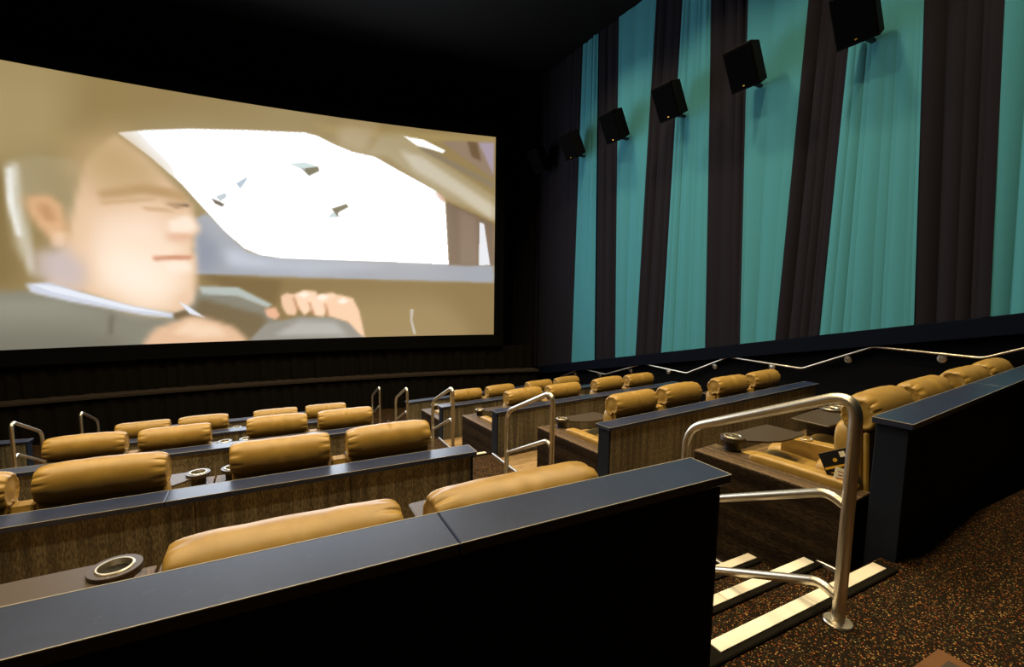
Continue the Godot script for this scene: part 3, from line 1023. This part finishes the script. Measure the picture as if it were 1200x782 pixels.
func build_seats() -> void:
	var who := ["right beside the stairs", "second from the stairs", "third from the stairs", "farthest from the stairs"]
	var v := 0
	for k in range(1, 5):
		var y: float = TIER[k]
		var top: float = (CAP_Y[k] + 0.2 if k > 1 else 0.838) - y
		for i in 4:
			if k == 1 and i > 1:
				continue                                        # outside the picture
			var dz := 0.387 if k > 1 else 0.335
			recliner("tan leather recliner in the %s row left of the stairs, %s" % [NTH[k], who[i]], "recliners left of the stairs", Vector3(CENTRE_SEATS[i] - ([0.075, 0.010][i] if k == 1 else 0.0), y, -ROW_D[k] - dz), 0.0, v, top, 1.0 if k > 1 else [0.97, 0.91][i])
			v += 1
		console("wood armrest console at the stair end of the %s row, left of the stairs" % NTH[k], Vector3(1.27, y, -ROW_D[k]), 0.0, 0.19, -1.0, -0.05)
		console("mid-row cup-holder console on the stair side, %s row left of the stairs" % NTH[k], Vector3(-0.367, y, -ROW_D[k]), 0.0, 0.165, 1.0, 0.05)
		console("mid-row cup-holder console on the far side, %s row left of the stairs" % NTH[k], Vector3(-0.545, y, -ROW_D[k]), 0.0, 0.165, -1.0, -0.02)
		middle_arm("tan armrest between the two seats nearest the stairs, %s row on the left" % NTH[k], Vector3(0.448 if k > 1 else 0.405, y, -ROW_D[k]), 0.0, 1.0 if k > 1 else 0.6)
		if k > 1:
			middle_arm("tan armrest between the two seats farthest from the stairs, %s row on the left" % NTH[k], Vector3(-1.342, y, -ROW_D[k]), 0.0)
	for k in range(1, 5):
		var y: float = TIER[k]
		var top: float = (CAP_Y[k] + 0.2 if k > 1 else 0.862) - y
		var b := Basis(Vector3.UP, deg_to_rad(WANG))
		var at := Vector3(WX, y, -WING_D[k])
		for i in 4:
			recliner("tan leather recliner in the %s row right of the stairs, %s" % [NTH[k], who[i]], "recliners right of the stairs", at + b * Vector3(WING_SEATS[i], 0, -0.387), WANG, v, top)
			v += 1
		console("wood armrest console at the stair end of the %s row, right of the stairs" % NTH[k], at + b * Vector3(0.265, 0, 0), WANG, 0.27, 1.0, 0.12)
		console("mid-row cup-holder console on the stair side, %s row right of the stairs" % NTH[k], at + b * Vector3(1.97, 0, 0), WANG, 0.165, -1.0, 0.02)
		console("mid-row cup-holder console on the wall side, %s row right of the stairs" % NTH[k], at + b * Vector3(2.145, 0, 0), WANG, 0.165, 1.0, -0.02)
		console("armrest console at the side wall end of the %s row, right of the stairs" % NTH[k], at + b * Vector3(3.86, 0, 0), WANG, 0.22, -1.0, -0.05)
		middle_arm("tan armrest between the two seats nearest the stairs, %s row on the right" % NTH[k], at + b * Vector3(1.135, 0, 0), WANG)
		middle_arm("tan armrest between the two seats nearest the side wall, %s row on the right" % NTH[k], at + b * Vector3(2.975, 0, 0), WANG)
	console("wood armrest console at the far left edge, beyond the left-hand rail", Vector3(2 * AXIS - WX - 0.2, TIER[4], -WING_D[4]), -WANG, 0.30, -1.0, -0.13)


# ---------------------------------------------------------------- rails
func aisle_rail(label: String, x: float, k: int) -> void:
	var y: float = TIER[k - 1]
	var d: float = RAIL_D[k]
	var t := thing("aisle_handrail", label, "handrail", "steel aisle handrails", Vector3(x, y, -d))
	var L := 0.908
	var drop := 0.405
	var low: float = TIER[k] - y
	var thick := 0.0265 if k == 1 else 0.0235
	part(t, "rail_tube", tube(rounded([Vector3(0, 0, 0), Vector3(0, 1.06, 0), Vector3(0, 1.06 - drop, -L), Vector3(0, low, -L)], 0.13, 9), thick, 16), M.steel)
	for h in [0.60, 0.165]:
		part(t, "middle_rail", tube(rounded([Vector3(0, h - 0.055, -0.005), Vector3(0, h - 0.02, -0.09), Vector3(0, h - drop, -L + 0.01)], 0.08, 7), thick * 0.82, 14), M.steel)
	part(t, "base_flange", lathe_mesh("flange", [[0.0, 0.012], [0.024, 0.012], [0.056, 0.009], [0.060, 0.004], [0.060, 0.0], [0.0, 0.0]], 28), M.steel)
	part(t, "base_flange", lathe_mesh("flange", [], 28), M.steel, Vector3(0, low, -L))


func build_rails() -> void:
	var lab := ["", "large curved steel handrail in the foreground at the top of the aisle steps", "steel handrail on the second flight of the aisle steps", "steel handrail on the third flight of the aisle steps", "steel handrail on the fourth flight of the aisle steps", "farthest steel handrail, lowest flight of the aisle steps"]
	for k in range(1, 6):
		aisle_rail(lab[k], 2.255, k)
	aisle_rail("steel handrail at the far left edge of the picture", -3.12, 4)
	aisle_rail("steel handrail in the left-hand aisle, second from the left edge", -3.10, 5)
	# zigzag handrail on the side wall
	var x := XR - 0.09
	var P := [[0.35, 1.17], [1.46, 1.17], [2.514, 0.666], [3.751, 0.666], [4.795, 0.159], [6.25, 0.159], [7.28, -0.347], [8.636, -0.347], [10.069, -0.86], [11.208, -0.88], [12.3, -1.34]]
	var pts := []
	for q in P:
		pts.append(Vector3(x, q[1], -q[0]))
	var t := thing("wall_handrail", "long zigzag steel handrail fixed along the right-hand wall", "handrail", "", Vector3(x, 0, -6.0))
	var loc := []
	for q in rounded(pts, 0.06, 4):
		loc.append(q - t.position)
	part(t, "rail_tube", tube(loc, 0.0185, 12), M.steel)
	for d in [2.95, 4.12, 5.38, 6.62, 7.88, 9.15, 10.4, 11.6]:
		var y := 0.0
		for i in P.size() - 1:
			if d >= P[i][0] and d <= P[i + 1][0]:
				y = lerpf(P[i][1], P[i + 1][1], (d - P[i][0]) / (P[i + 1][0] - P[i][0]))
		var c := Vector3(XR - 0.002, y - 0.075, -d) - t.position
		var br := part(t, "wall_bracket", lathe_mesh("rose", [[0.0, 0.024], [0.052, 0.018], [0.062, 0.007], [0.062, 0.0], [0.0, 0.0]], 24), M.steel, c, Vector3(0, 0, 90))
		part(br, "arm", tube(rounded([Vector3(0, 0, 0), Vector3(0, 0.088, 0), Vector3(0.06, 0.088, 0)], 0.03, 5), 0.008, 8), M.steel)


# ---------------------------------------------------------------- speakers
func build_speakers() -> void:
	var D := [4.09, 5.89, 7.67, 9.47, 11.28, 13.1]
	var lab := ["largest black wall speaker, nearest the camera at the top edge", "black wall speaker, second nearest the camera", "black wall speaker, third nearest the camera", "black wall speaker, fourth nearest the camera", "smallest black wall speaker seen against teal cloth", "black wall speaker lost in the dark beside the screen"]
	for i in D.size():
		var t := thing("wall_speaker", lab[i], "speaker", "surround speakers on the side wall", Vector3(XR - 0.12, 5.45, -D[i]))
		var st := SurfaceTool.new()
		st.begin(Mesh.PRIMITIVE_TRIANGLES)
		var p := []
		for k in 8:                                             # x: 0 front, 1 back
			var back := k & 1
			var hw := 0.17 if back else 0.29
			var y := (0.36 if k >> 1 & 1 else -0.36) * (0.9 if back else 1.0)
			p.append(Vector3(-0.20 if not back else 0.20, y, hw if k >> 2 & 1 else -hw))
		hexa(st, p, 0.012)
		var body := part(t, "cabinet", st.commit(), M.speaker, Vector3(-0.40, 0.02, 0), Vector3(0, 0, 26))
		part(body, "grille", box(0.02, 0.66, 0.53, 0.008), M.grille, Vector3(-0.208, 0, 0))
		part(body, "badge", box(0.006, 0.02, 0.035, 0.001), M.brass, Vector3(-0.219, -0.29, 0))
		part(t, "wall_bracket", box(0.30, 0.05, 0.07, 0.004), M.black_metal, Vector3(-0.06, -0.25, 0))
		part(t, "bracket_plate", box(0.03, 0.22, 0.12, 0.004), M.black_metal, Vector3(0.06, -0.25, 0))


# ---------------------------------------------------------------- small things
func build_small_things() -> void:
	var b := Basis(Vector3.UP, deg_to_rad(WANG))
	var at := Vector3(WX, TIER[1], -WING_D[1])
	var c := thing("menu_card", "black menu card with gold band standing on the nearest right-hand seat", "menu", "", at + b * Vector3(0.36, 0.785, -0.44), -58.0)
	var card := part(c, "card", box(0.16, 0.22, 0.006, 0.001), M.card, Vector3(0, 0.105, 0), Vector3(-18, 0, 24))
	part(card, "gold_band", box(0.15, 0.014, 0.001, 0.0), M.gold, Vector3(0, 0.012, 0.0034))
	part(card, "emblem", lathe_mesh("emblem", [[0.0, 0.0007], [0.013, 0.0007], [0.013, 0.0], [0.0, 0.0]], 6), M.gold, Vector3(-0.005, 0.052, 0.003), Vector3(90, 0, 0))
	part(card, "white_tag", box(0.03, 0.034, 0.001, 0.0), M.paper, Vector3(0.045, 0.078, 0.0034))
	for i in 3:
		part(card, "text_line", box(0.10 - 0.02 * i, 0.005, 0.001, 0.0), M.gold, Vector3(-0.005, -0.02 - 0.016 * i, 0.0034))
	var s := thing("paper_slip", "cream printed slip leaning on the black menu card", "paper", "", at + b * Vector3(0.33, 0.785, -0.405), -58.0)
	var slip := part(s, "sheet", box(0.10, 0.12, 0.003, 0.0005), M.paper, Vector3(0, 0.055, 0), Vector3(-18, 12, -12))
	for i in 4:
		part(slip, "print_line", box(0.07 - 0.012 * (i % 2), 0.005, 0.0008, 0.0), M.paper_print, Vector3(0, 0.035 - 0.02 * i, 0.0018))
	var f := thing("floor_mat", "brown-edged dark mat whose corner shows at the bottom edge on the carpet", "mat", "", Vector3(2.14, 0.0, -0.48), 0.0)
	part(f, "border", box(0.62, 0.014, 0.62, 0.003), M.mat_edge, Vector3(0, 0.007, 0))
	part(f, "centre", box(0.52, 0.018, 0.52, 0.003), M.mat_fill, Vector3(0, 0.009, 0))
